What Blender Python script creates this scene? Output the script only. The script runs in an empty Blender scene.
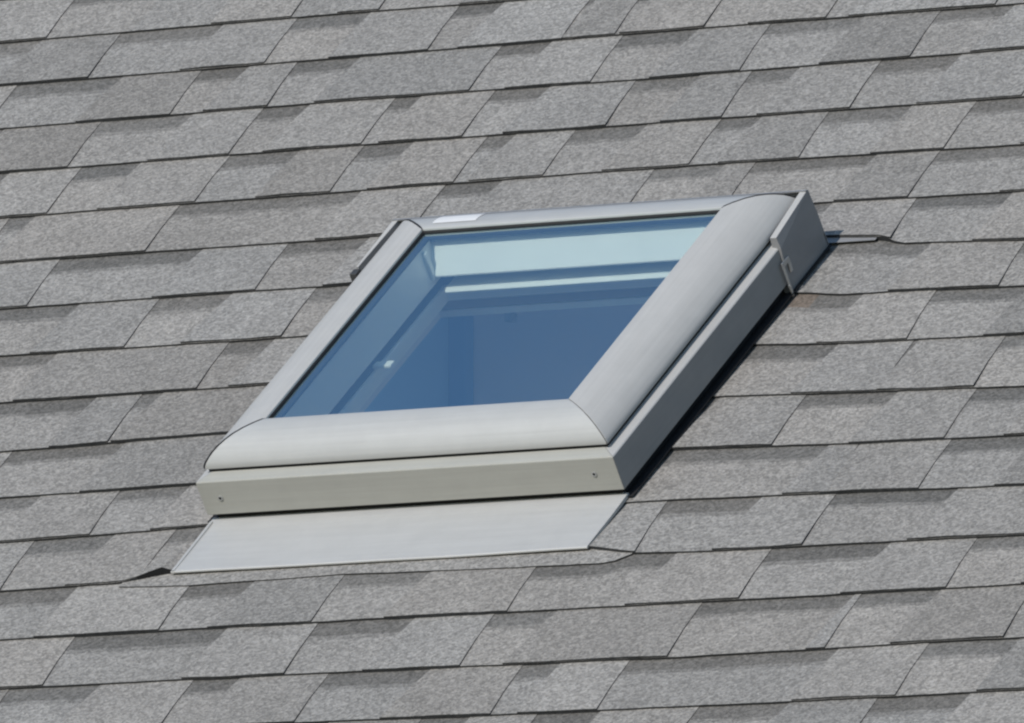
import bpy, bmesh, math, random
from mathutils import Matrix, Vector, noise
random.seed(7)
C = bpy.context.scene
PITCH = 0.63596                      # slope of the roof
H0 = 4.8                             # height of the skylight above the ground
M = Matrix.Translation((0, 0, H0)) @ Matrix.Rotation(PITCH, 4, 'X')   # roof frame (x along courses, y up the slope, z off the roof) -> world

# ------------------------------------------------------------ camera
cam = bpy.data.cameras.new('camera'); camo = bpy.data.objects.new('camera', cam); C.collection.objects.link(camo)
right = Vector((0.854508, 0.41789, -0.308519)); down = Vector((-0.056381, -0.515819, -0.85484)); fwd = Vector((-0.516369, 0.747862, -0.417211))
rot = Matrix((right, -down, -fwd)).transposed().to_4x4()
camo.matrix_world = M @ Matrix.Translation((13.3765, -19.5131, 10.8549)) @ rot
cam.sensor_width = 36; cam.lens = 17795.7 / 1024 * 36
cam.clip_start = 1.0; cam.clip_end = 3000
C.camera = camo

# ------------------------------------------------------------ light
SUN_LOCAL = Vector((-0.09, -0.46, 1.0)).normalized()
sd = (M.to_3x3() @ SUN_LOCAL).normalized()
elev = math.asin(sd.z); az = math.atan2(sd.x, sd.y)
w = bpy.data.worlds.new('World'); C.world = w; w.use_nodes = True
nt = w.node_tree; nt.nodes.clear()
sky = nt.nodes.new('ShaderNodeTexSky'); sky.sky_type = 'NISHITA'; sky.sun_disc = False
sky.sun_elevation = elev; sky.sun_rotation = az
sky.air_density = 1.5; sky.dust_density = 0.3; sky.ozone_density = 4.0
bg = nt.nodes.new('ShaderNodeBackground'); bg.inputs['Strength'].default_value = 0.145
ow = nt.nodes.new('ShaderNodeOutputWorld')
nt.links.new(sky.outputs[0], bg.inputs[0]); nt.links.new(bg.outputs[0], ow.inputs[0])
sl = bpy.data.lights.new('sun', 'SUN'); sl.energy = 3.75; sl.angle = math.radians(0.5); sl.color = (1.0, 0.955, 0.90)
so = bpy.data.objects.new('sun', sl); C.collection.objects.link(so)
so.rotation_euler = (-sd).to_track_quat('-Z', 'Y').to_euler(); so.location = (0, -5, 20)
C.view_settings.view_transform = 'Standard'; C.view_settings.look = 'None'
C.view_settings.exposure = 0.0; C.view_settings.gamma = 1.0; C.view_settings.use_curve_mapping = False
C.render.engine = 'CYCLES'
C.cycles.filter_width = 2.3

# ------------------------------------------------------------ helpers
def tag(o, label=None, cat=None, group=None, kind=None):
    if label: o['label'] = label
    if cat: o['category'] = cat
    if group: o['group'] = group
    if kind: o['kind'] = kind
    return o
def link(name, me, mat, parent=None):
    o = bpy.data.objects.new(name, me); C.collection.objects.link(o)
    for m in (mat if isinstance(mat, (list, tuple)) else [mat]): me.materials.append(m)
    if parent: o.parent = parent
    return o
class MB:
    def __init__(s): s.v = []; s.f = []; s.m = []; s.c = []
    def face(s, pts, mi=0, col=None):
        i = len(s.v); s.v += [tuple(p) for p in pts]; s.f.append(tuple(range(i, i + len(pts)))); s.m.append(mi); s.c.append(col)
    def box(s, x0, x1, y0, y1, z0, z1, mi=0):
        P = [(x0,y0,z0),(x1,y0,z0),(x1,y1,z0),(x0,y1,z0),(x0,y0,z1),(x1,y0,z1),(x1,y1,z1),(x0,y1,z1)]
        for q in ((0,3,2,1),(4,5,6,7),(0,1,5,4),(1,2,6,5),(2,3,7,6),(3,0,4,7)): s.face([P[k] for k in q], mi)
    def build(s, name, mat, parent=None, bevel=0, seg=2, merge=True, smooth=False):
        me = bpy.data.meshes.new(name); me.from_pydata(s.v, [], s.f)
        for p, mi in zip(me.polygons, s.m): p.material_index = mi
        if any(c is not None for c in s.c):
            at = me.color_attributes.new('tone', 'FLOAT_COLOR', 'CORNER')
            buf = []
            for p, c in zip(me.polygons, s.c):
                c = c or (1, 1, 1)
                buf += [c[0], c[1], c[2], 1.0] * p.loop_total
            at.data.foreach_set('color', buf)
        if merge:
            bm = bmesh.new(); bm.from_mesh(me); bmesh.ops.remove_doubles(bm, verts=bm.verts, dist=1e-5)
            bmesh.ops.recalc_face_normals(bm, faces=bm.faces); bm.to_mesh(me); bm.free()
        o = link(name, me, mat, parent)
        if bevel:
            b = o.modifiers.new('bevel', 'BEVEL'); b.width = bevel; b.segments = seg; b.limit_method = 'ANGLE'; b.angle_limit = math.radians(35)
        if smooth:
            for p in me.polygons: p.use_smooth = True
        return o
def ring(mb, o, i, prof, sides='BRTL', gap=0.0, close=False, shear=0):
    """sweep a profile round a rectangle with mitred corners. o, i: outer and inner rectangle (x0,x1,y0,y1); prof: (u, z), u = 0 at the outer and 1 at the inner edge"""
    def corner(u, k):
        x0 = o[0]+(i[0]-o[0])*u; x1 = o[1]+(i[1]-o[1])*u; y0 = o[2]+(i[2]-o[2])*u; y1 = o[3]+(i[3]-o[3])*u
        return ((x0,y0),(x1,y0),(x1,y1),(x0,y1))[k]
    for sd_ in sides:
        a, b = {'B':(0,1),'R':(1,2),'T':(2,3),'L':(3,0)}[sd_]
        P = []
        for u, z in prof:
            pa = Vector((*corner(u, a), z)); pb = Vector((*corner(u, b), z)); d = (pb-pa).normalized()*gap
            P.append((pa+d, pb-d))
        n = len(P)
        for k in range(n-1 if not close else n):
            q = (k+1) % n
            mb.face([P[k][0], P[k][1], P[q][1], P[q][0]])
        if gap or len(sides) < 4:
            if close:
                mb.face([p[0] for p in P]); mb.face([p[1] for p in reversed(P)])

# ------------------------------------------------------------ materials
def new_mat(name):
    m = bpy.data.materials.new(name); m.use_nodes = True; n = m.node_tree
    return m, n, n.nodes['Principled BSDF'], n.nodes['Material Output']
def N(n, t, **kw):
    x = n.nodes.new(t)
    for k, v in kw.items(): setattr(x, k, v)
    return x
def noise_tex(n, co, scale, detail=3, rough=0.55):
    t = N(n, 'ShaderNodeTexNoise'); t.inputs['Scale'].default_value = scale; t.inputs['Detail'].default_value = detail; t.inputs['Roughness'].default_value = rough
    n.links.new(co, t.inputs['Vector']); return t.outputs['Fac']
def mapr(n, v, a, b, lo, hi):
    m = N(n, 'ShaderNodeMapRange'); m.clamp = True
    n.links.new(v, m.inputs[0])
    for i, x in zip((1,2,3,4), (a, b, lo, hi)): m.inputs[i].default_value = x
    return m.outputs[0]
def mul(n, a, b, op='MULTIPLY'):
    m = N(n, 'ShaderNodeMath', operation=op)
    for i, x in enumerate((a, b)):
        if isinstance(x, (int, float)): m.inputs[i].default_value = x
        else: n.links.new(x, m.inputs[i])
    return m.outputs[0]
def vscale(n, v, f):
    m = N(n, 'ShaderNodeVectorMath', operation='SCALE'); n.links.new(v, m.inputs[0]); n.links.new(f, m.inputs['Scale']); return m.outputs[0]

def granule_mat():
    m, n, b, _ = new_mat('mineral granules')
    co = N(n, 'ShaderNodeTexCoord').outputs['Object']
    at = N(n, 'ShaderNodeAttribute'); at.attribute_name = 'tone'; at.attribute_type = 'GEOMETRY'
    vo = N(n, 'ShaderNodeTexVoronoi'); vo.inputs['Scale'].default_value = 285; n.links.new(co, vo.inputs['Vector'])
    sep = N(n, 'ShaderNodeSeparateColor'); n.links.new(vo.outputs['Color'], sep.inputs[0])
    g1 = mapr(n, sep.outputs[0], 0, 1, 0.68, 1.32)
    g2 = mapr(n, noise_tex(n, co, 120, 3, .6), .3, .7, .86, 1.14)
    g3 = mapr(n, noise_tex(n, co, 14, 4, .6), .3, .7, .93, 1.07)
    g4 = mapr(n, noise_tex(n, co, 3.0, 4, .6), .3, .7, .94, 1.06)
    f = mul(n, mul(n, g1, g2), mul(n, g3, g4))
    hue = mapr(n, sep.outputs[1], .0, 1, .0, 1)
    mx = N(n, 'ShaderNodeMix', data_type='RGBA'); n.links.new(hue, mx.inputs[0])
    mx.inputs[6].default_value = (.222, .209, .193, 1); mx.inputs[7].default_value = (.215, .204, .191, 1)
    mm = N(n, 'ShaderNodeVectorMath', operation='MULTIPLY'); n.links.new(mx.outputs[2], mm.inputs[0]); n.links.new(at.outputs['Color'], mm.inputs[1])
    n.links.new(vscale(n, mm.outputs[0], f), b.inputs['Base Color'])
    b.inputs['Roughness'].default_value = .92; b.inputs['Specular IOR Level'].default_value = .25
    bp = N(n, 'ShaderNodeBump'); bp.inputs['Strength'].default_value = .55; bp.inputs['Distance'].default_value = .0012
    n.links.new(mul(n, vo.outputs['Distance'], noise_tex(n, co, 240, 2), 'ADD'), bp.inputs['Height']); n.links.new(bp.outputs[0], b.inputs['Normal'])
    return m
def plain(name, col, rough=.6, metal=0.0, var=.06, scale=8.0, spec=.5, bump=0, rvar=.0):
    m, n, b, _ = new_mat(name)
    co = N(n, 'ShaderNodeTexCoord').outputs['Object']
    f = mapr(n, noise_tex(n, co, scale, 5, .6), .3, .7, 1-var, 1+var)
    rgb = N(n, 'ShaderNodeRGB'); rgb.outputs[0].default_value = (*col, 1)
    n.links.new(vscale(n, rgb.outputs[0], f), b.inputs['Base Color'])
    b.inputs['Roughness'].default_value = rough; b.inputs['Metallic'].default_value = metal; b.inputs['Specular IOR Level'].default_value = spec
    if rvar: n.links.new(mapr(n, noise_tex(n, co, scale*3, 4, .6), .3, .7, rough-rvar, rough+rvar), b.inputs['Roughness'])
    if bump:
        bp = N(n, 'ShaderNodeBump'); bp.inputs['Strength'].default_value = .3; bp.inputs['Distance'].default_value = bump
        n.links.new(noise_tex(n, co, scale*2, 3), bp.inputs['Height']); n.links.new(bp.outputs[0], b.inputs['Normal'])
    return m
def metal_mat(name, col, rough, metal, axis_scale, var=.05):
    """coated aluminium with faint drawn streaks, dust and wear"""
    m, n, b, _ = new_mat(name)
    co = N(n, 'ShaderNodeTexCoord').outputs['Object']
    mp = N(n, 'ShaderNodeMapping'); mp.inputs['Scale'].default_value = axis_scale; n.links.new(co, mp.inputs['Vector'])
    st = mapr(n, noise_tex(n, mp.outputs[0], 1.0, 4, .65), .3, .7, 1-var, 1+var)
    du = mapr(n, noise_tex(n, co, 22, 6, .7), .35, .75, 1.02, .95)
    rgb = N(n, 'ShaderNodeRGB'); rgb.outputs[0].default_value = (*col, 1)
    n.links.new(vscale(n, rgb.outputs[0], mul(n, st, du)), b.inputs['Base Color'])
    b.inputs['Metallic'].default_value = metal
    n.links.new(mapr(n, noise_tex(n, co, 35, 5, .6), .3, .7, rough-.06, rough+.08), b.inputs['Roughness'])
    bp = N(n, 'ShaderNodeBump'); bp.inputs['Strength'].default_value = .25; bp.inputs['Distance'].default_value = .0006
    n.links.new(noise_tex(n, co, 9, 2), bp.inputs['Height']); n.links.new(bp.outputs[0], b.inputs['Normal'])
    return m
GRAN = granule_mat()
EDGE = plain('asphalt shingle edge', (.036, .037, .039), .9, 0, .3, 90, .2)
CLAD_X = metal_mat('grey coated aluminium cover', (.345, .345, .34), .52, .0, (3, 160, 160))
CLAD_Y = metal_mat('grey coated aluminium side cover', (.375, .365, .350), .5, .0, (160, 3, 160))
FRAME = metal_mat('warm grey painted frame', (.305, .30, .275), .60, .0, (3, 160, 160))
SIDE_SHADED = metal_mat('grey side rail with painted shade', (.225, .225, .225), .5, .0, (160, 3, 160))  # darker than the front rail: side shade put into the colour
HOOD_SHADED = metal_mat('grey hood with painted shade', (.215, .215, .22), .5, .05, (60, 3, 60))  # darkened: the shade on the hood sides is in the colour
APRON = metal_mat('pale aluminium flashing', (.375, .37, .36), .5, .05, (3, 90, 90))
RUBBER_SHADE = plain('black rubber and gap shade', (.012, .012, .013), .7, 0, .2, 60, .3)  # also paints plain shade: frame gaps, side strips, lifted shingle
DARKM = plain('dark flashing metal', (.05, .05, .052), .6, .3, .2, 30)
WHITE = plain('white lacquered wood', (.91, .92, .87), .35, 0, .03, 12, .4, .0005)
STICK = plain('white sticker', (.62, .61, .60), .5, 0, .03, 60)
WALLP = plain('attic wall paint', (.92, .87, .90), .8, 0, .03, 2.2)
BOUNCEF = plain('white attic bounce floor', (.88, .88, .88), .6, 0, .15, 5)
DECK = plain('plywood', (.30, .22, .14), .8, 0, .15, 9)
STEEL = plain('galvanised steel', (.45, .45, .44), .4, .7, .1, 60)
def glass_mat():
    m = bpy.data.materials.new('blue coated glass'); m.use_nodes = True; n = m.node_tree; n.nodes.clear()
    out = N(n, 'ShaderNodeOutputMaterial'); tr = N(n, 'ShaderNodeBsdfTransparent'); gl = N(n, 'ShaderNodeBsdfGlossy'); mx = N(n, 'ShaderNodeMixShader'); lw = N(n, 'ShaderNodeLayerWeight')
    tr.inputs[0].default_value = (.93, .99, .955, 1); gl.inputs[0].default_value = (.72, .92, 1.0, 1); gl.inputs['Roughness'].default_value = .02
    co = N(n, 'ShaderNodeTexCoord').outputs['Object']
    bp = N(n, 'ShaderNodeBump'); bp.inputs['Strength'].default_value = .15; bp.inputs['Distance'].default_value = .001
    n.links.new(noise_tex(n, co, 5, 2), bp.inputs['Height']); n.links.new(bp.outputs[0], gl.inputs['Normal'])
    lw.inputs['Blend'].default_value = .5; fac = mul(n, mul(n, mul(n, lw.outputs['Facing'], 2.0, 'POWER'), 1.62), .05, 'ADD'); n.links.new(fac, mx.inputs[0]); n.links.new(tr.outputs[0], mx.inputs[1]); n.links.new(gl.outputs[0], mx.inputs[2]); n.links.new(mx.outputs[0], out.inputs[0])
    return m
GLASS = glass_mat()
def clear_mat():
    m = bpy.data.materials.new('clear glass body'); m.use_nodes = True; n = m.node_tree; n.nodes.clear()
    out = N(n, 'ShaderNodeOutputMaterial'); tr = N(n, 'ShaderNodeBsdfTransparent'); tr.inputs[0].default_value = (.99, .997, .99, 1); n.links.new(tr.outputs[0], out.inputs[0]); return m
CLEAR = clear_mat()

# ------------------------------------------------------------ ground
g = MB(); g.face([(-1500,-1500,0),(1500,-1500,0),(1500,1500,0),(-1500,1500,0)])
go = g.build('ground', plain('lawn', (.07, .09, .04), .95, 0, .3, .8, .2)); tag(go, 'flat lawn around the house', 'ground', kind='structure')

# ------------------------------------------------------------ roof shingles (measured lines of the courses and edges of the tabs, in roof metres)
LINES={
 -1:[ (-1.604,1.1996),(0.226,1.2109) ],
 0:[ (-1.529,1.0563),(-0.911,1.0650),(-0.700,1.0635),(0.290,1.0692) ],
 1:[ (-1.455,0.9146),(-0.839,0.9205),(-0.235,0.9277),(0.355,0.9273) ],
 2:[ (-1.382,0.7743),(-0.769,0.7818),(-0.164,0.7794),(0.420,0.7854) ],
 3:[ (-1.307,0.6322),(-0.697,0.6365),(-0.096,0.6374),(0.489,0.6341) ],
 4:[ (-1.232,0.4885),(-0.625,0.4929),(-0.029,0.4969),(0.556,0.4875) ],
 5:[ (-1.158,0.3463),(-0.552,0.3476),(0.259,0.3545),(0.620,0.3456) ],
 6:[ (-1.082,0.2025),(-0.480,0.2039),(0.337,0.2189),(0.447,0.2174),(0.688,0.1977) ],
 7:[ (-1.006,0.0571),(-0.476,0.0535),(0.348,0.0879),(0.439,0.0718),(0.575,0.0691),(0.750,0.0603) ],
 8:[ (-0.931,-0.0866),(-0.477,-0.0838),(0.350,-0.0608),(0.524,-0.0744),(0.815,-0.0815) ],
 9:[ (-0.854,-0.2347),(-0.479,-0.2227),(0.356,-0.2071),(0.609,-0.2204),(0.884,-0.2334) ],
 10:[ (-0.782,-0.3723),(-0.453,-0.3689),(0.376,-0.3537),(0.678,-0.3686),(0.949,-0.3749) ],
 11:[ (-0.712,-0.5054),(-0.364,-0.4922),(0.356,-0.5004),(0.447,-0.5000),(1.014,-0.5177) ],
 12:[ (-0.638,-0.6460),(-0.420,-0.6446),(-0.399,-0.6632),(-0.308,-0.6635),(-0.050,-0.6552),(0.188,-0.6644),(0.390,-0.6675),(0.428,-0.6576),(0.435,-0.6447),(0.519,-0.6501),(1.078,-0.6589) ],
 13:[ (-0.564,-0.7878),(0.017,-0.7896),(0.588,-0.7943),(1.141,-0.7958) ],
 14:[ (-0.491,-0.9281),(0.089,-0.9339),(0.660,-0.9452),(1.208,-0.9423) ],
 15:[ (-0.418,-1.0668),(0.158,-1.0709),(0.726,-1.0833),(1.274,-1.0870) ],
 16:[ (-0.343,-1.2096),(0.228,-1.2120),(0.794,-1.2254),(1.338,-1.2274) ],
}
ROWS={
 -1:[ (-1.304,-1.145),(-1.016,-0.910),(-0.859,-0.694),(-0.445,-0.303),(-0.163,0.012) ],
 0:[ (-1.640,-1.451),(-1.312,-1.123),(-0.992,-0.858),(-0.700,-0.616),(-0.462,-0.447),(-0.371,-0.342),(-0.213,-0.113),(0.002,0.078) ],
 1:[ (-1.428,-1.231),(-1.092,-1.002),(-0.921,-0.803),(-0.555,-0.463),(-0.343,-0.207),(-0.085,0.082),(0.210,0.341) ],
 2:[ (-1.201,-1.033),(-0.910,-0.824),(-0.675,-0.626),(-0.497,-0.396),(-0.250,-0.136),(-0.048,0.037),(0.174,0.316) ],
 3:[ (-1.380,-1.289),(-1.163,-1.055),(-0.897,-0.769),(-0.658,-0.567),(-0.440,-0.386),(-0.286,-0.157),(-0.032,0.041),(0.153,0.299),(0.407,0.552) ],
 4:[ (-1.218,-1.169),(-0.913,-0.589),(-0.444,-0.341),(-0.081,0.044),(0.094,0.306),(0.412,0.584) ],
 5:[ (-1.054,-0.795),(-0.647,-0.501),(-0.275,-0.103),(0.146,0.294),(0.436,0.602) ],
 6:[ (-1.190,-0.940),(-0.802,-0.669),(-0.526,-0.378),(-0.103,0.134),(0.337,0.529),(0.688,0.821) ],
 7:[ (-1.114,-0.905),(-0.604,-0.520),(-0.272,-0.103),(0.298,0.480),(0.599,0.762) ],
 8:[ (-0.870,-0.761),(-0.684,-0.642),(-0.238,-0.068),(0.267,0.505),(0.629,0.639),(0.783,0.910) ],
 9:[ (-0.836,-0.638),(-0.168,0.001),(0.319,0.370),(0.515,0.675),(0.804,0.930) ],
 10:[ (-0.869,-0.712),(-0.577,-0.453),(-0.265,-0.062),(0.239,0.626),(0.673,0.678),(0.828,0.977) ],
 11:[ (-0.657,-0.516),(-0.415,-0.304),(0.004,0.174),(0.417,0.580),(0.701,0.908) ],
 12:[ (-0.742,-0.506),(-0.308,-0.194),(-0.047,0.104),(0.279,0.510),(0.663,0.864),(1.000,1.138) ],
 13:[ (-0.439,-0.176),(-0.025,0.143),(0.271,0.381),(0.616,0.869),(0.877,1.010) ],
 14:[ (-0.479,-0.319),(-0.163,-0.081),(0.066,0.241),(0.391,0.456),(0.569,0.913),(1.054,1.203) ],
 15:[ (-0.487,-0.316),(0.005,0.139),(0.290,0.374),(0.483,0.589),(0.749,0.900),(1.037,1.189) ],
}
LINES[6] = [(-1.082,.2025),(-.480,.2039),(.3325,.2405),(.4416,.2280),(.47,.2130),(.688,.1977)]
LINES[12] = [(-.638,-.6460),(-.50,-.6475),(-.40,-.6560),(-.308,-.6625),(-.050,-.6552),(.188,-.6644),(.390,-.6675),(.420,-.6600),(.433,-.6447),(.519,-.6501),(1.078,-.6589)]
R11_LOW = LINES[12]
R11_CUT = [(-.638,-.6460),(-.4328,-.6434),(-.3533,-.6216),(-.30,-.618),(.348,-.6227),(.4318,-.6444),(.519,-.6501),(1.078,-.6589)]
EXPO = .1426
def interp(q, x):
    if x <= q[0][0]: return q[0][1]
    if x >= q[-1][0]: return q[-1][1]
    for a, b in zip(q, q[1:]):
        if x <= b[0]: return a[1] + (b[1]-a[1])*(x-a[0])/(b[0]-a[0])
def line(k, x, q=None):
    if q is None: q = LINES.get(k)
    y = interp(q, x) if q else ((1.205 + (-1-k)*EXPO) if k < -1 else (-1.2195 - (k-16)*EXPO))
    return y + .0016*noise.noise((x*7, k*3.7, 0)) + .0009*noise.noise((x*38, k*5.1, 3)) + .0005*noise.noise((x*140, k*5.1, 5))
HX0, HX1, HY0, HY1 = -.30, .30, -.44, .16
roof = bpy.data.objects.new('shingle_roof', None); C.collection.objects.link(roof); roof.matrix_world = M
tag(roof, 'gray asphalt shingle roof of laminated tabs with dark printed bands, around the skylight', 'roof')
sh = MB()
def clip_face(a, b, c, d, mi, col):
    """quad a,b (upper y) c,d (lower y, c under b): leave out what lies in the opening"""
    xm = (a[0]+b[0])/2
    if HX0 < xm < HX1:
        yt = (a[1]+b[1])/2; yb = (c[1]+d[1])/2
        if yt > HY0 and yb < HY1:
            def cut(t0, t1):
                L = lambda p, q, t: tuple(p[i]+(q[i]-p[i])*t for i in range(3))
                sh.face([L(a,d,t0), L(b,c,t0), L(b,c,t1), L(a,d,t1)], mi, col)
            if yt-yb < 1e-6: return
            tu = (yt-HY1)/(yt-yb); tl = (yt-HY0)/(yt-yb)
            if tu > .001: cut(0, min(1, tu))
            if tl < .999: cut(max(0, tl), 1)
            return
    sh.face([a, b, c, d], mi, col)
TUCK = .02
def piece(x0, x1, k, ztop, zbot, tone, lean0=0.0, lean1=0.0, t_split=None, tone_top=None, low=None, lift=None, ends=(0, 0), top=None, thick=.0045, step=.02, seed=0, butt=None, curl=0.0, ph=0.0):
    """one tab or strip of course k between x0 and x1; top surface wedge + butt edge + side edges"""
    butt = butt or thick; n = max(1, int(round((x1-x0)/step)))
    cols = []
    for i in range(n+1):
        s = i/n; xa = x0+(x1-x0)*s
        yt = line(k, xa, top)+TUCK; yb0 = line(k+1, xa + lean0 + (lean1-lean0)*s, low)
        yb0 += seed
        lf = (lift(xa) if lift else 0) + curl*(.5+.5*math.cos(2*math.pi*(s-ph)))
        ln = lean0 + (lean1-lean0)*s
        ts = [0.0, None, 1.0]
        yl = yt-TUCK
        h = yl-yb0
        rows = [(0, yt)]
        if t_split:
            tj = t_split*(1 + .10*noise.noise((xa*9, k, 7)) + .07*noise.noise((xa*45, k, 9)))
            rows.append((1, yl-h*tj*.86)); rows.append((1, yl-h*tj*1.12))
        rows.append((2, yl - h*.5) if not t_split else (2, yl-h*.62))
        rows.append((3, yb0))
        pts = []
        for _, y in rows:
            t = (yt-y)/(yt-yb0)
            curve = ln*(t*1.0) + (.0025*math.sin(t*math.pi) if ln else 0)*(-1)
            z = ztop+(zbot-ztop)*t + lf*t*t + .0004*noise.noise((xa*6, y*6, 1))
            pts.append((xa+curve, y, z))
        cols.append(pts)
    for i in range(n):
        A, B = cols[i], cols[i+1]
        for j in range(len(A)-1):
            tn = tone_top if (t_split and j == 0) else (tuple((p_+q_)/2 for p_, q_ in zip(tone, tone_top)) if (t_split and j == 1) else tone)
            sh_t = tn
            if k == 7 and .34 < A[j][0] < .385 and j == 0: sh_t = (tn[0]*1.18, tn[1]*1.03, tn[2]*.92)
            clip_face(A[j], B[j], B[j+1], A[j+1], 0, sh_t)
        a, b = A[-1], B[-1]; xm_ = (a[0]+b[0])/2
        if not (HX0 < a[0] < HX1 and HY0 < a[1] < HY1):
            sh.face([a, b, (b[0], b[1]+.001, b[2]-butt-(lift(b[0]) if lift else 0)), (a[0], a[1]+.001, a[2]-butt-(lift(a[0]) if lift else 0))], 2 if (lift and k == 11 and lift(xm_) > .003) else 1)  # black face stands in for the shaded hollow under the lifted shingle
    for e, P in ((0, cols[0]), (1, cols[-1])):
        if ends[e]:
            for j in range(len(P)-1):
                a, b = P[j], P[j+1]
                if HX0 < a[0] < HX1 and HY0-.05 < a[1] < HY1+.05: continue
                sh.face([a, b, (b[0], b[1], b[2]-thick), (a[0], a[1], a[2]-thick)], 1)
def tint(v):
    w_ = random.uniform(-.012, .012)
    return (v*(1+w_), v, v*(1-w_))
XMIN, XMAX = -4.6, 4.6
def rand_rows(x0, x1):
    out = []; x = x0
    while x < x1:
        tooth = random.uniform(.10, .26); rec = random.uniform(.07, .22)
        out.append((x+tooth, x+tooth+rec)); x += tooth+rec
    return out
for k in range(-14, 30):
    rows = ROWS.get(k)
    if rows:
        rows = rand_rows(XMIN, rows[0][0]-.30) + rows + [(a, b) for a, b in rand_rows(rows[-1][1]+.02, XMAX)]
    else: rows = rand_rows(XMIN, XMAX)
    low = R11_CUT if k == 11 else None
    lift = None
    if k == 11: lift = lambda x: .011*max(0, min(1, (x+.43)/.06))*max(0, min(1, (-.352-x)/.004))
    if k == 5: lift = lambda x: .004*max(0, min(1, (.475-x)/.03))*max(0, min(1, (x-.30)/.02))
    # the base lamination, tone changing a little from shingle to shingle, dark printed band along its top
    xs = [XMIN]
    while xs[-1] < XMAX: xs.append(xs[-1] + random.uniform(.25, .5))
    xs = [x for x in xs if x < XMAX]
    edges = sorted(set([XMIN, XMAX] + [(a+b)/2+.0 for a, b in zip([r[1] for r in rows], [r[0] for r in rows[1:]]) if XMIN < (a+b)/2 < XMAX]))
    for a, b in zip(edges, edges[1:]):
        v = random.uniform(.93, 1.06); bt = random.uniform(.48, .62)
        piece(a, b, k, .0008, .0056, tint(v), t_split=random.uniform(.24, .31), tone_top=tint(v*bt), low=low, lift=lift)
    # the dragon teeth on top of it: from the end of one printed band to the next joint
    starts = [XMIN] + [r[1] for r in rows]; stops = [r[0] for r in rows] + [XMAX]
    for a, b in zip(starts, stops):
        if b-a < .006 or b > XMAX+.01: continue
        ln = random.uniform(.012, .021)
        v = random.choice([random.uniform(.95, 1.05), random.uniform(.82, 1.10)])
        piece(a, b, k, .0014, .0078, tint(v), lean0=ln*random.uniform(-1.2, 0), lean1=ln, low=low, lift=lift, ends=(1, 1), thick=.0036, butt=.0068, curl=random.uniform(0, .0014), ph=random.random(), seed=random.uniform(-.0007, .0007))
# the strip of the course below that shows under the apron
piece(-.43, .432, 11, .0006, .0045, tint(1.04), low=R11_LOW, ends=(1, 1), top=[(-1,-.58),(1,-.58)])
sh.build('shingles', [GRAN, EDGE, RUBBER_SHADE], roof, merge=False)

dk = MB()   # roof boards, open under the skylight
for x0, x1, y0, y1 in ((XMIN, HX0, -5.0, 3.2), (HX1, XMAX, -5.0, 3.2), (HX0, HX1, -5.0, HY0), (HX0, HX1, HY1, 3.2)):
    dk.box(x0, x1, y0, y1, -.025, -.001)
dk.build('roof_deck', DECK, roof)
# the back slope, gables and walls of the house, in world axes
W = M.inverted()
def wpt(x, y, z): return W @ Vector((x, y, z))
cP, sP = math.cos(PITCH), math.sin(PITCH)
ry, rz = 3.2*cP, H0+3.2*sP; ey, ez = -5.0*cP, H0-5.0*sP
bk = MB()
by2 = 2*ry-ey
bk.face([wpt(XMIN, ry, rz), wpt(XMAX, ry, rz), wpt(XMAX, by2, ez), wpt(XMIN, by2, ez)], 0, (1,1,1))
bk.face([wpt(XMIN, ry, rz-.12), wpt(XMAX, ry, rz-.12), wpt(XMAX, by2, ez-.12), wpt(XMIN, by2, ez-.12)], 0, (1,1,1))
bk.build('back_slope', GRAN, roof)
wl = MB(); wx = 4.3
fy = ey+.45; fz = ez+.45*math.tan(PITCH)-.06; gy = by2-.45
for x in (-wx, wx):
    wl.face([wpt(x, fy, 0), wpt(x, gy, 0), wpt(x, gy, fz), wpt(x, ry, rz-.15), wpt(x, fy, fz)])
wl.face([wpt(-wx, fy, 0), wpt(wx, fy, 0), wpt(wx, fy, fz), wpt(-wx, fy, fz)])
wl.face([wpt(-wx, gy, 0), wpt(wx, gy, 0), wpt(wx, gy, fz), wpt(-wx, gy, fz)])
wl.build('house_wall', plain('house siding', (.55, .53, .48), .7, 0, .05, 3), roof, merge=False)
# attic room behind the skylight, kept small with a white floor to bounce sunlight
at = MB(); X0, X1, Yb, Yf, Zf = -.549, .42, .60, -.44, H0-.66
def roofz(y): return H0 + (y)*math.tan(PITCH) - .04/cP
for nm, x, mt in (('attic_side_wall', X0, plain('attic wall with painted blue shade', (.36, .60, .90), .8, 0, .03, 2.2)),):  # bluer and darker: shade and sky reflection put into the wall colour
    a2 = MB(); a2.face([wpt(x, Yf, Zf), wpt(x, Yb, Zf), wpt(x, Yb, roofz(Yb)), wpt(x, Yf, roofz(Yf))]); a2.build(nm, mt, roof, merge=False)
tr = MB()
tr.box(0, 1, 0, 1, 0, 1)
tr.v = [tuple(wpt(X0+.002+.030*v[0], Yb-.002-.022*v[1], Zf+.01+(roofz(Yb-.03)-Zf-.03)*v[2])) for v in tr.v]
tr.build('corner_trim', plain('dark blue trim paint', (.16, .34, .68), .6, 0, .04, 6), roof)
hk = MB(); hk.box(0, 1, 0, 1, 0, 1)
hk.v = [tuple(wpt(-.452+.013*v[0], Yb-.002-.018*v[1], H0+.108+.014*v[2])) for v in hk.v]
hk.build('wall_hook', STEEL, roof, bevel=.002)
at.face([wpt(X0, Yb, Zf), wpt(X1, Yb, Zf), wpt(X1, Yb, roofz(Yb)), wpt(X0, Yb, roofz(Yb))])
at.face([wpt(X0, Yf, Zf), wpt(X1, Yf, Zf), wpt(X1, Yf, roofz(Yf)), wpt(X0, Yf, roofz(Yf))])
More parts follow.
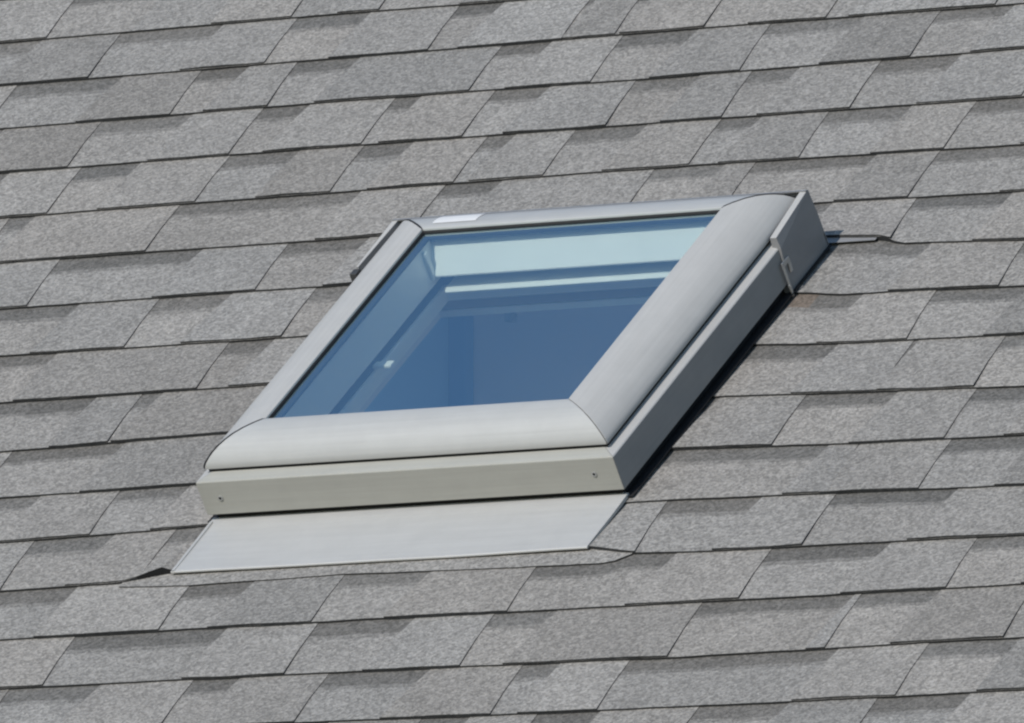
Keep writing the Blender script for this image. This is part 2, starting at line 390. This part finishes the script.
for x in (X1,): at.face([wpt(x, Yf, Zf), wpt(x, Yb, Zf), wpt(x, Yb, roofz(Yb)), wpt(x, Yf, roofz(Yf))])
at.build('attic_wall', WALLP, roof, merge=False)
cl = MB(); ya, yb_ = -.58, .80
for x0, x1, y0, y1 in ((X0, HX0, ya, yb_), (HX1, X1, ya, yb_), (HX0, HX1, ya, HY0), (HX0, HX1, HY1, yb_)): cl.box(x0, x1, y0, y1, -.038, -.027)
cl.build('attic_ceiling', plain('ceiling board', (.78, .80, .82), .85), roof)
fl = MB(); fl.face([wpt(X0, Yf, Zf), wpt(X1, Yf, Zf), wpt(X1, Yb, Zf), wpt(X0, Yb, Zf)]); fl.build('attic_floor', BOUNCEF, roof, merge=False)

# ------------------------------------------------------------ skylight
sk = bpy.data.objects.new('skylight', None); C.collection.objects.link(sk); sk.matrix_world = M
tag(sk, 'gray metal framed skylight with blue reflecting glass set in the shingle roof', 'skylight')
OUT = (-.353, .353, -.494, .205); 
def inset(r, d): return (r[0]+d, r[1]-d, r[2]+d, r[3]-d)
# lower frame
fr = MB(); i_ = inset(OUT, .05)
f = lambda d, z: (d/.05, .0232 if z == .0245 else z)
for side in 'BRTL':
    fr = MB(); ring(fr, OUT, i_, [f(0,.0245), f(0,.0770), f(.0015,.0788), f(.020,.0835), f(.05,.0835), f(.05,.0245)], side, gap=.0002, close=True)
    if side != 'B': fr.m[1:3] = [1, 1]  # lighter ledge faces: the sunlight on them is put into the colour
    fr.build('frame_rail', [FRAME if side == 'B' else SIDE_SHADED, CLAD_Y], sk, bevel=.0006)
# curb under it and seat of the sash, blackened to paint the gap shade
cb = MB(); r1 = inset(OUT, .010); r2 = inset(OUT, .050); ring(cb, r1, r2, [(0,.001),(0,.0230),(1,.0230),(1,.001)], close=True); cb.build('curb', RUBBER_SHADE, sk)
st_ = MB(); r1 = (-.3370, .3365, -.4735, .196); r2 = inset(r1, .03); ring(st_, r1, r2, [(0,.0837),(0,.0885),(.6,.098),(1,.100),(1,.0837)], close=True); st_.build('gap_shade_seal', RUBBER_SHADE, sk)
# covers
CO = (-.3420, .3395, -.4765, .204); CI = (-.2570, .254, -.407, .130)
prof = [(0,.0892),(0,.0935),(.03,.0985),(.09,.1045),(.17,.1110),(.27,.1170),(.38,.1220),(.51,.1262),(.66,.1290),(.82,.1303),(.95,.1303),(.99,.1290),(1,.1240),(.99,.1236),(.93,.1280),(.66,.1268),(.38,.1200),(.17,.1085),(.04,.0975),(.02,.0892)]
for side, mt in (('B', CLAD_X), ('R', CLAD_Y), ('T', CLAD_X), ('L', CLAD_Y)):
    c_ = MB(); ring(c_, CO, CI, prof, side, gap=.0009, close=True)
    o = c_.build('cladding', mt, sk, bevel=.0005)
    for p in o.data.polygons:
        p.use_smooth = len(p.vertices) == 4
    o.data.set_sharp_from_angle(angle=math.radians(38))
# black body below the covers, closing the mitre gaps
bd = MB(); ring(bd, inset(CO, .010), inset(CI, -.004), [(0,.086),(0,.092)] + [(u, z-.009) for u, z in prof[5:11]] + [(1,.112)], close=True); bd.build('cover_core', RUBBER_SHADE, sk)
gk = MB(); ring(gk, inset(CI, -.0025), inset(CI, .0018), [(0,.1262),(.5,.1262),(1,.1236),(1,.1190),(0,.1190)], close=True); gk.build('gasket', RUBBER_SHADE, sk)
gp = MB(); q = inset(CI, -.012); gp.box(q[0], q[1], q[2], q[3], .1185, .1225, 1); gp.m[1] = 0; gp.build('glass_pane', [GLASS, CLEAR], sk)
# sash and lining, white inside
sp = MB(); ring(sp, (-.262, .264, -.415, .142), (-.2465, .2455, -.3990, .1215), [(0,.1140),(0,.1180),(1,.1180),(1,.1140)], close=True); sp.build('glass_spacer', DARKM, sk)
hl = MB()
P = [(.160,.0405),(.1120,.0405),(.1060,.0395),(.1025,.0360),(.1025,.0345),(.1060,.0330),(.160,.0330)]
for k in range(len(P)):
    a, b = P[k], P[(k+1) % len(P)]; hl.face([(-.238,*a),(.2535,*a),(.2535,*b),(-.238,*b)])
hl.face([(-.238,*p) for p in P]); hl.face([(.2535,*p) for p in reversed(P)])
hl.build('head_lining', WHITE, sk, bevel=.0006)
SI = (-.250, .252, -.403, .129)
for side in 'BRLT':
    sa = MB()
    if side == 'T':   # the head rail of the sash slopes inwards
        P = [(.159,.1120),(.1385,.1120),(.1355,.1100),(.0990,.0660),(.0995,.0630),(.1150,.0580),(.159,.0580)]
        xa, xb = -.2515, .2535
        for k in range(len(P)):
            a, b = P[k], P[(k+1) % len(P)]; sa.face([(xa,*a),(xb,*a),(xb,*b),(xa,*b)])
        sa.face([(xa,*p) for p in P]); sa.face([(xb,*p) for p in reversed(P)])
    else: ring(sa, inset(SI, -.03), SI, [(0,.0500),(0,.1135),(.88,.1135),(1,.1120),(1,.0500),(.9,.0480),(.1,.0480)], side, gap=.0002, close=True)
    sa.build('sash_rail', WHITE, sk, bevel=.0008)
sg = MB(); ring(sg, inset(SI, -.035), inset(SI, -.012), [(0,.0275),(0,.0479),(1,.0479),(1,.0275)], close=True); sg.build('sash_seal', DARKM, sk)
li = MB(); ring(li, inset(SI, -.045), inset(SI, -.008), [(0,-.002),(0,.0273),(.95,.0273),(1,.0258),(1,.0175),(.8,.0165),(.8,-.002)], close=True); li.build('lining', WHITE, sk, bevel=.0008)
po = MB(); po.box(-.2498, -.2435, .0960, .1040, .060, .106); po.build('corner_bracket', WHITE, sk, bevel=.001)
lt = MB(); lt.box(-.2600, -.228, -.108, -.093, .031, .0365); lt.build('latch', WHITE, sk, bevel=.0015)
# apron flashing
ap = MB()
n = 12
for x0, x1 in ((-.3515, .3515),):
    pr = [(-.4845,.0125),(-.498,.0122),(-.520,.0116),(-.600,.0100),(-.6285,.0098),(-.6300,.0086),(-.6300,.0066),(-.6270,.0066),(-.520,.0066),(-.4845,.0066)]
    for k in range(len(pr)):
        a, b = pr[k], pr[(k+1) % len(pr)]
        for j in range(n):
            xa = x0+(x1-x0)*j/n; xb = x0+(x1-x0)*(j+1)/n
            wz = lambda x, y: .0016*noise.noise((x*5, y*9, 2))*(1 if y < -.51 else 0)
            ap.face([(xa, a[0], a[1]+wz(xa, a[0])), (xb, a[0], a[1]+wz(xb, a[0])), (xb, b[0], b[1]+wz(xb, b[0])), (xa, b[0], b[1]+wz(xa, b[0]))])
    ap.face([(x0, y, z) for y, z in pr]); ap.face([(x1, y, z) for y, z in reversed(pr)])
apo = ap.build('apron', APRON, sk)
for xb_ in (-.3475,):
    bd_ = MB()
    for (ya_, za), (yb2, zb) in (((-.498,.0124),(-.520,.0118)), ((-.520,.0118),(-.600,.0102)), ((-.600,.0102),(-.6295,.0098))):
        P = []
        for yy, zz in ((ya_, za), (yb2, zb)):
            P.append([(xb_-.0035, yy, zz-.001), (xb_-.002, yy, zz+.0022), (xb_+.002, yy, zz+.0022), (xb_+.0035, yy, zz-.001)])
        for j in range(3): bd_.face([P[0][j], P[0][j+1], P[1][j+1], P[1][j]])
    bd_.build('apron_bead', APRON, sk, smooth=False)
# side and head flashing; side strips blackened to paint the frame's shadow
for a_, b_ in ((.300, .3600), (-.3600, -.300)):
    sf = MB(); sf.box(a_, b_, -.490, .215, .0080, .0092); sf.build('side_flashing_shadow', RUBBER_SHADE, sk)
hf = MB(); hf.box(-.40, .428, .2240, .2480, .0066, .0074); hf.box(-.35, .35, .206, .2140, .0092, .0104); hf.build('head_flashing', HOOD_SHADED, sk)
# hood over the head of the window
for sgn in (1, -1):
    hd = MB(); x = sgn*.3545; xl = x if sgn > 0 else -.3640
    A = [(x, .090, .006), (x, .212, .006), (x, .212, .030), (x+sgn*.0022, .150, .055), (x, .088, .079)]
    hd.face([(xl,.078,.004),(x,.214,.004),(x,.214,.030),(xl+sgn*.0030,.088,.078)])
    hd.face([(xl+sgn*.0030,.088,.078),(x,.214,.030),(x,.210,.1060),(xl,.090,.0955)])
    xi = x-sgn*.0105; xj = xi if sgn > 0 else -.3600
    hd.face([(xl,.090,.0955),(x,.210,.1060),(xi,.210,.1066),(xj,.090,.0959)], 1)  # top strip lighter than the side, sunlight painted in
    hd.face([(xj,.090,.0959),(xi,.210,.1066),(xi,.210,.097),(xj,.090,.087)])
    hd.face([(xi,.214,.004),(xj,.078,.004),(xj,.090,.087),(xi,.210,.097)])
    hd.face([(xl,.078,.004),(xl+sgn*.0030,.088,.078),(xl,.090,.0955),(xj,.090,.0959),(xj,.078,.004)])
    hd.build('hood_side', [HOOD_SHADED, CLAD_Y], sk, merge=True, bevel=.0006)
ht = MB()
prh = [(.2165,.004),(.2150,.060),(.2115,.1035),(.2095,.1062),(.2040,.1075),(.2040,.1055),(.2080,.1040),(.2110,.060),(.2125,.004)]
for k in range(len(prh)):
    a, b = prh[k], prh[(k+1) % len(prh)]
    ht.face([(-.3545,a[0],a[1]),(.3545,a[0],a[1]),(.3545,b[0],b[1]),(-.3545,b[0],b[1])])
ht.face([(-.3545,y,z) for y,z in prh]); ht.face([(.3545,y,z) for y,z in reversed(prh)])
ht.build('hood_top', HOOD_SHADED, sk)
# clips holding the hood
for sgn in (1, -1):
    cp = MB()
    def bx(x0, x1, *r): cp.box(min(sgn*x0, sgn*x1), max(sgn*x0, sgn*x1), *r)
    bx(.3575, .3592, .074, .0795, .004, .060); bx(.3575, .3592, .0795, .098, .052, .060); bx(.3575, .3592, .091, .098, .036, .052)
    bx(.3560, .3600, .0735, .0765, .012, .024)
    if sgn < 0:
        cp = MB(); cp.box(-.3690, -.3575, .074, .0895, .060, .0925)
    cp.build('hood_clip', STEEL if sgn > 0 else DARKM, sk, bevel=.0006)
# screws in the front of the frame
for x, z in ((-.320, .0505), (.313, .0520)):
    sc = MB()
    def disc(r0, r1, y0, y1, mi=0, nn=16):
        for j in range(nn):
            a0, a1 = 2*math.pi*j/nn, 2*math.pi*(j+1)/nn
            sc.face([(x+r0*math.cos(a0), y0, z+r0*math.sin(a0)), (x+r0*math.cos(a1), y0, z+r0*math.sin(a1)), (x+r1*math.cos(a1), y1, z+r1*math.sin(a1)), (x+r1*math.cos(a0), y1, z+r1*math.sin(a0))], mi)
    disc(.0042, .0040, -.4935, -.4955); disc(.0040, .0022, -.4955, -.4955); disc(.0022, .0020, -.4955, -.4944, 1); disc(.0020, .0001, -.4944, -.4944, 1)
    sc.build('screw', [STEEL, RUBBER_SHADE], sk)
# dark sealant lines in three of the mitre joints of the cover
for kx, ky in ((0, 2), (1, 3), (0, 3)):
    jm = MB(); sx = 1 if kx == 0 else -1; sy = 1 if ky == 2 else -1
    for (u0, z0), (u1, z1) in zip(prof[1:13], prof[2:14]):
        q = []
        for u, z in ((u0, z0), (u1, z1)):
            x = CO[kx]+(CI[kx]-CO[kx])*u; y = CO[ky]+(CI[ky]-CO[ky])*u
            hw = .0011
            q.append(((x-sx*hw, y+sy*hw, z+.0003), (x+sx*hw, y-sy*hw, z+.0003), (x+sx*hw, y-sy*hw, z-.003), (x-sx*hw, y+sy*hw, z-.003)))
        for j in range(4): jm.face([q[0][j], q[0][(j+1)%4], q[1][(j+1)%4], q[1][j]])
    jm.build('joint_seal', RUBBER_SHADE, sk)
# white sticker on the head cover
def cz(u):
    for a, b in zip(prof, prof[1:]):
        if a[0] <= u <= b[0]: return a[1]+(b[1]-a[1])*(u-a[0])/max(1e-9, b[0]-a[0])
    return .130
sm = MB(); ys = [.142+.034*j/6 for j in range(7)]
tz = lambda y: cz((CO[3]-y)/(CO[3]-CI[3]))+.0009
for a, b in zip(ys, ys[1:]):
    sm.face([(-.2440,a,tz(a)),(-.1690,a,tz(a)),(-.1720,b,tz(b)),(-.2470,b,tz(b))])
sm.build('sticker', STICK, sk)
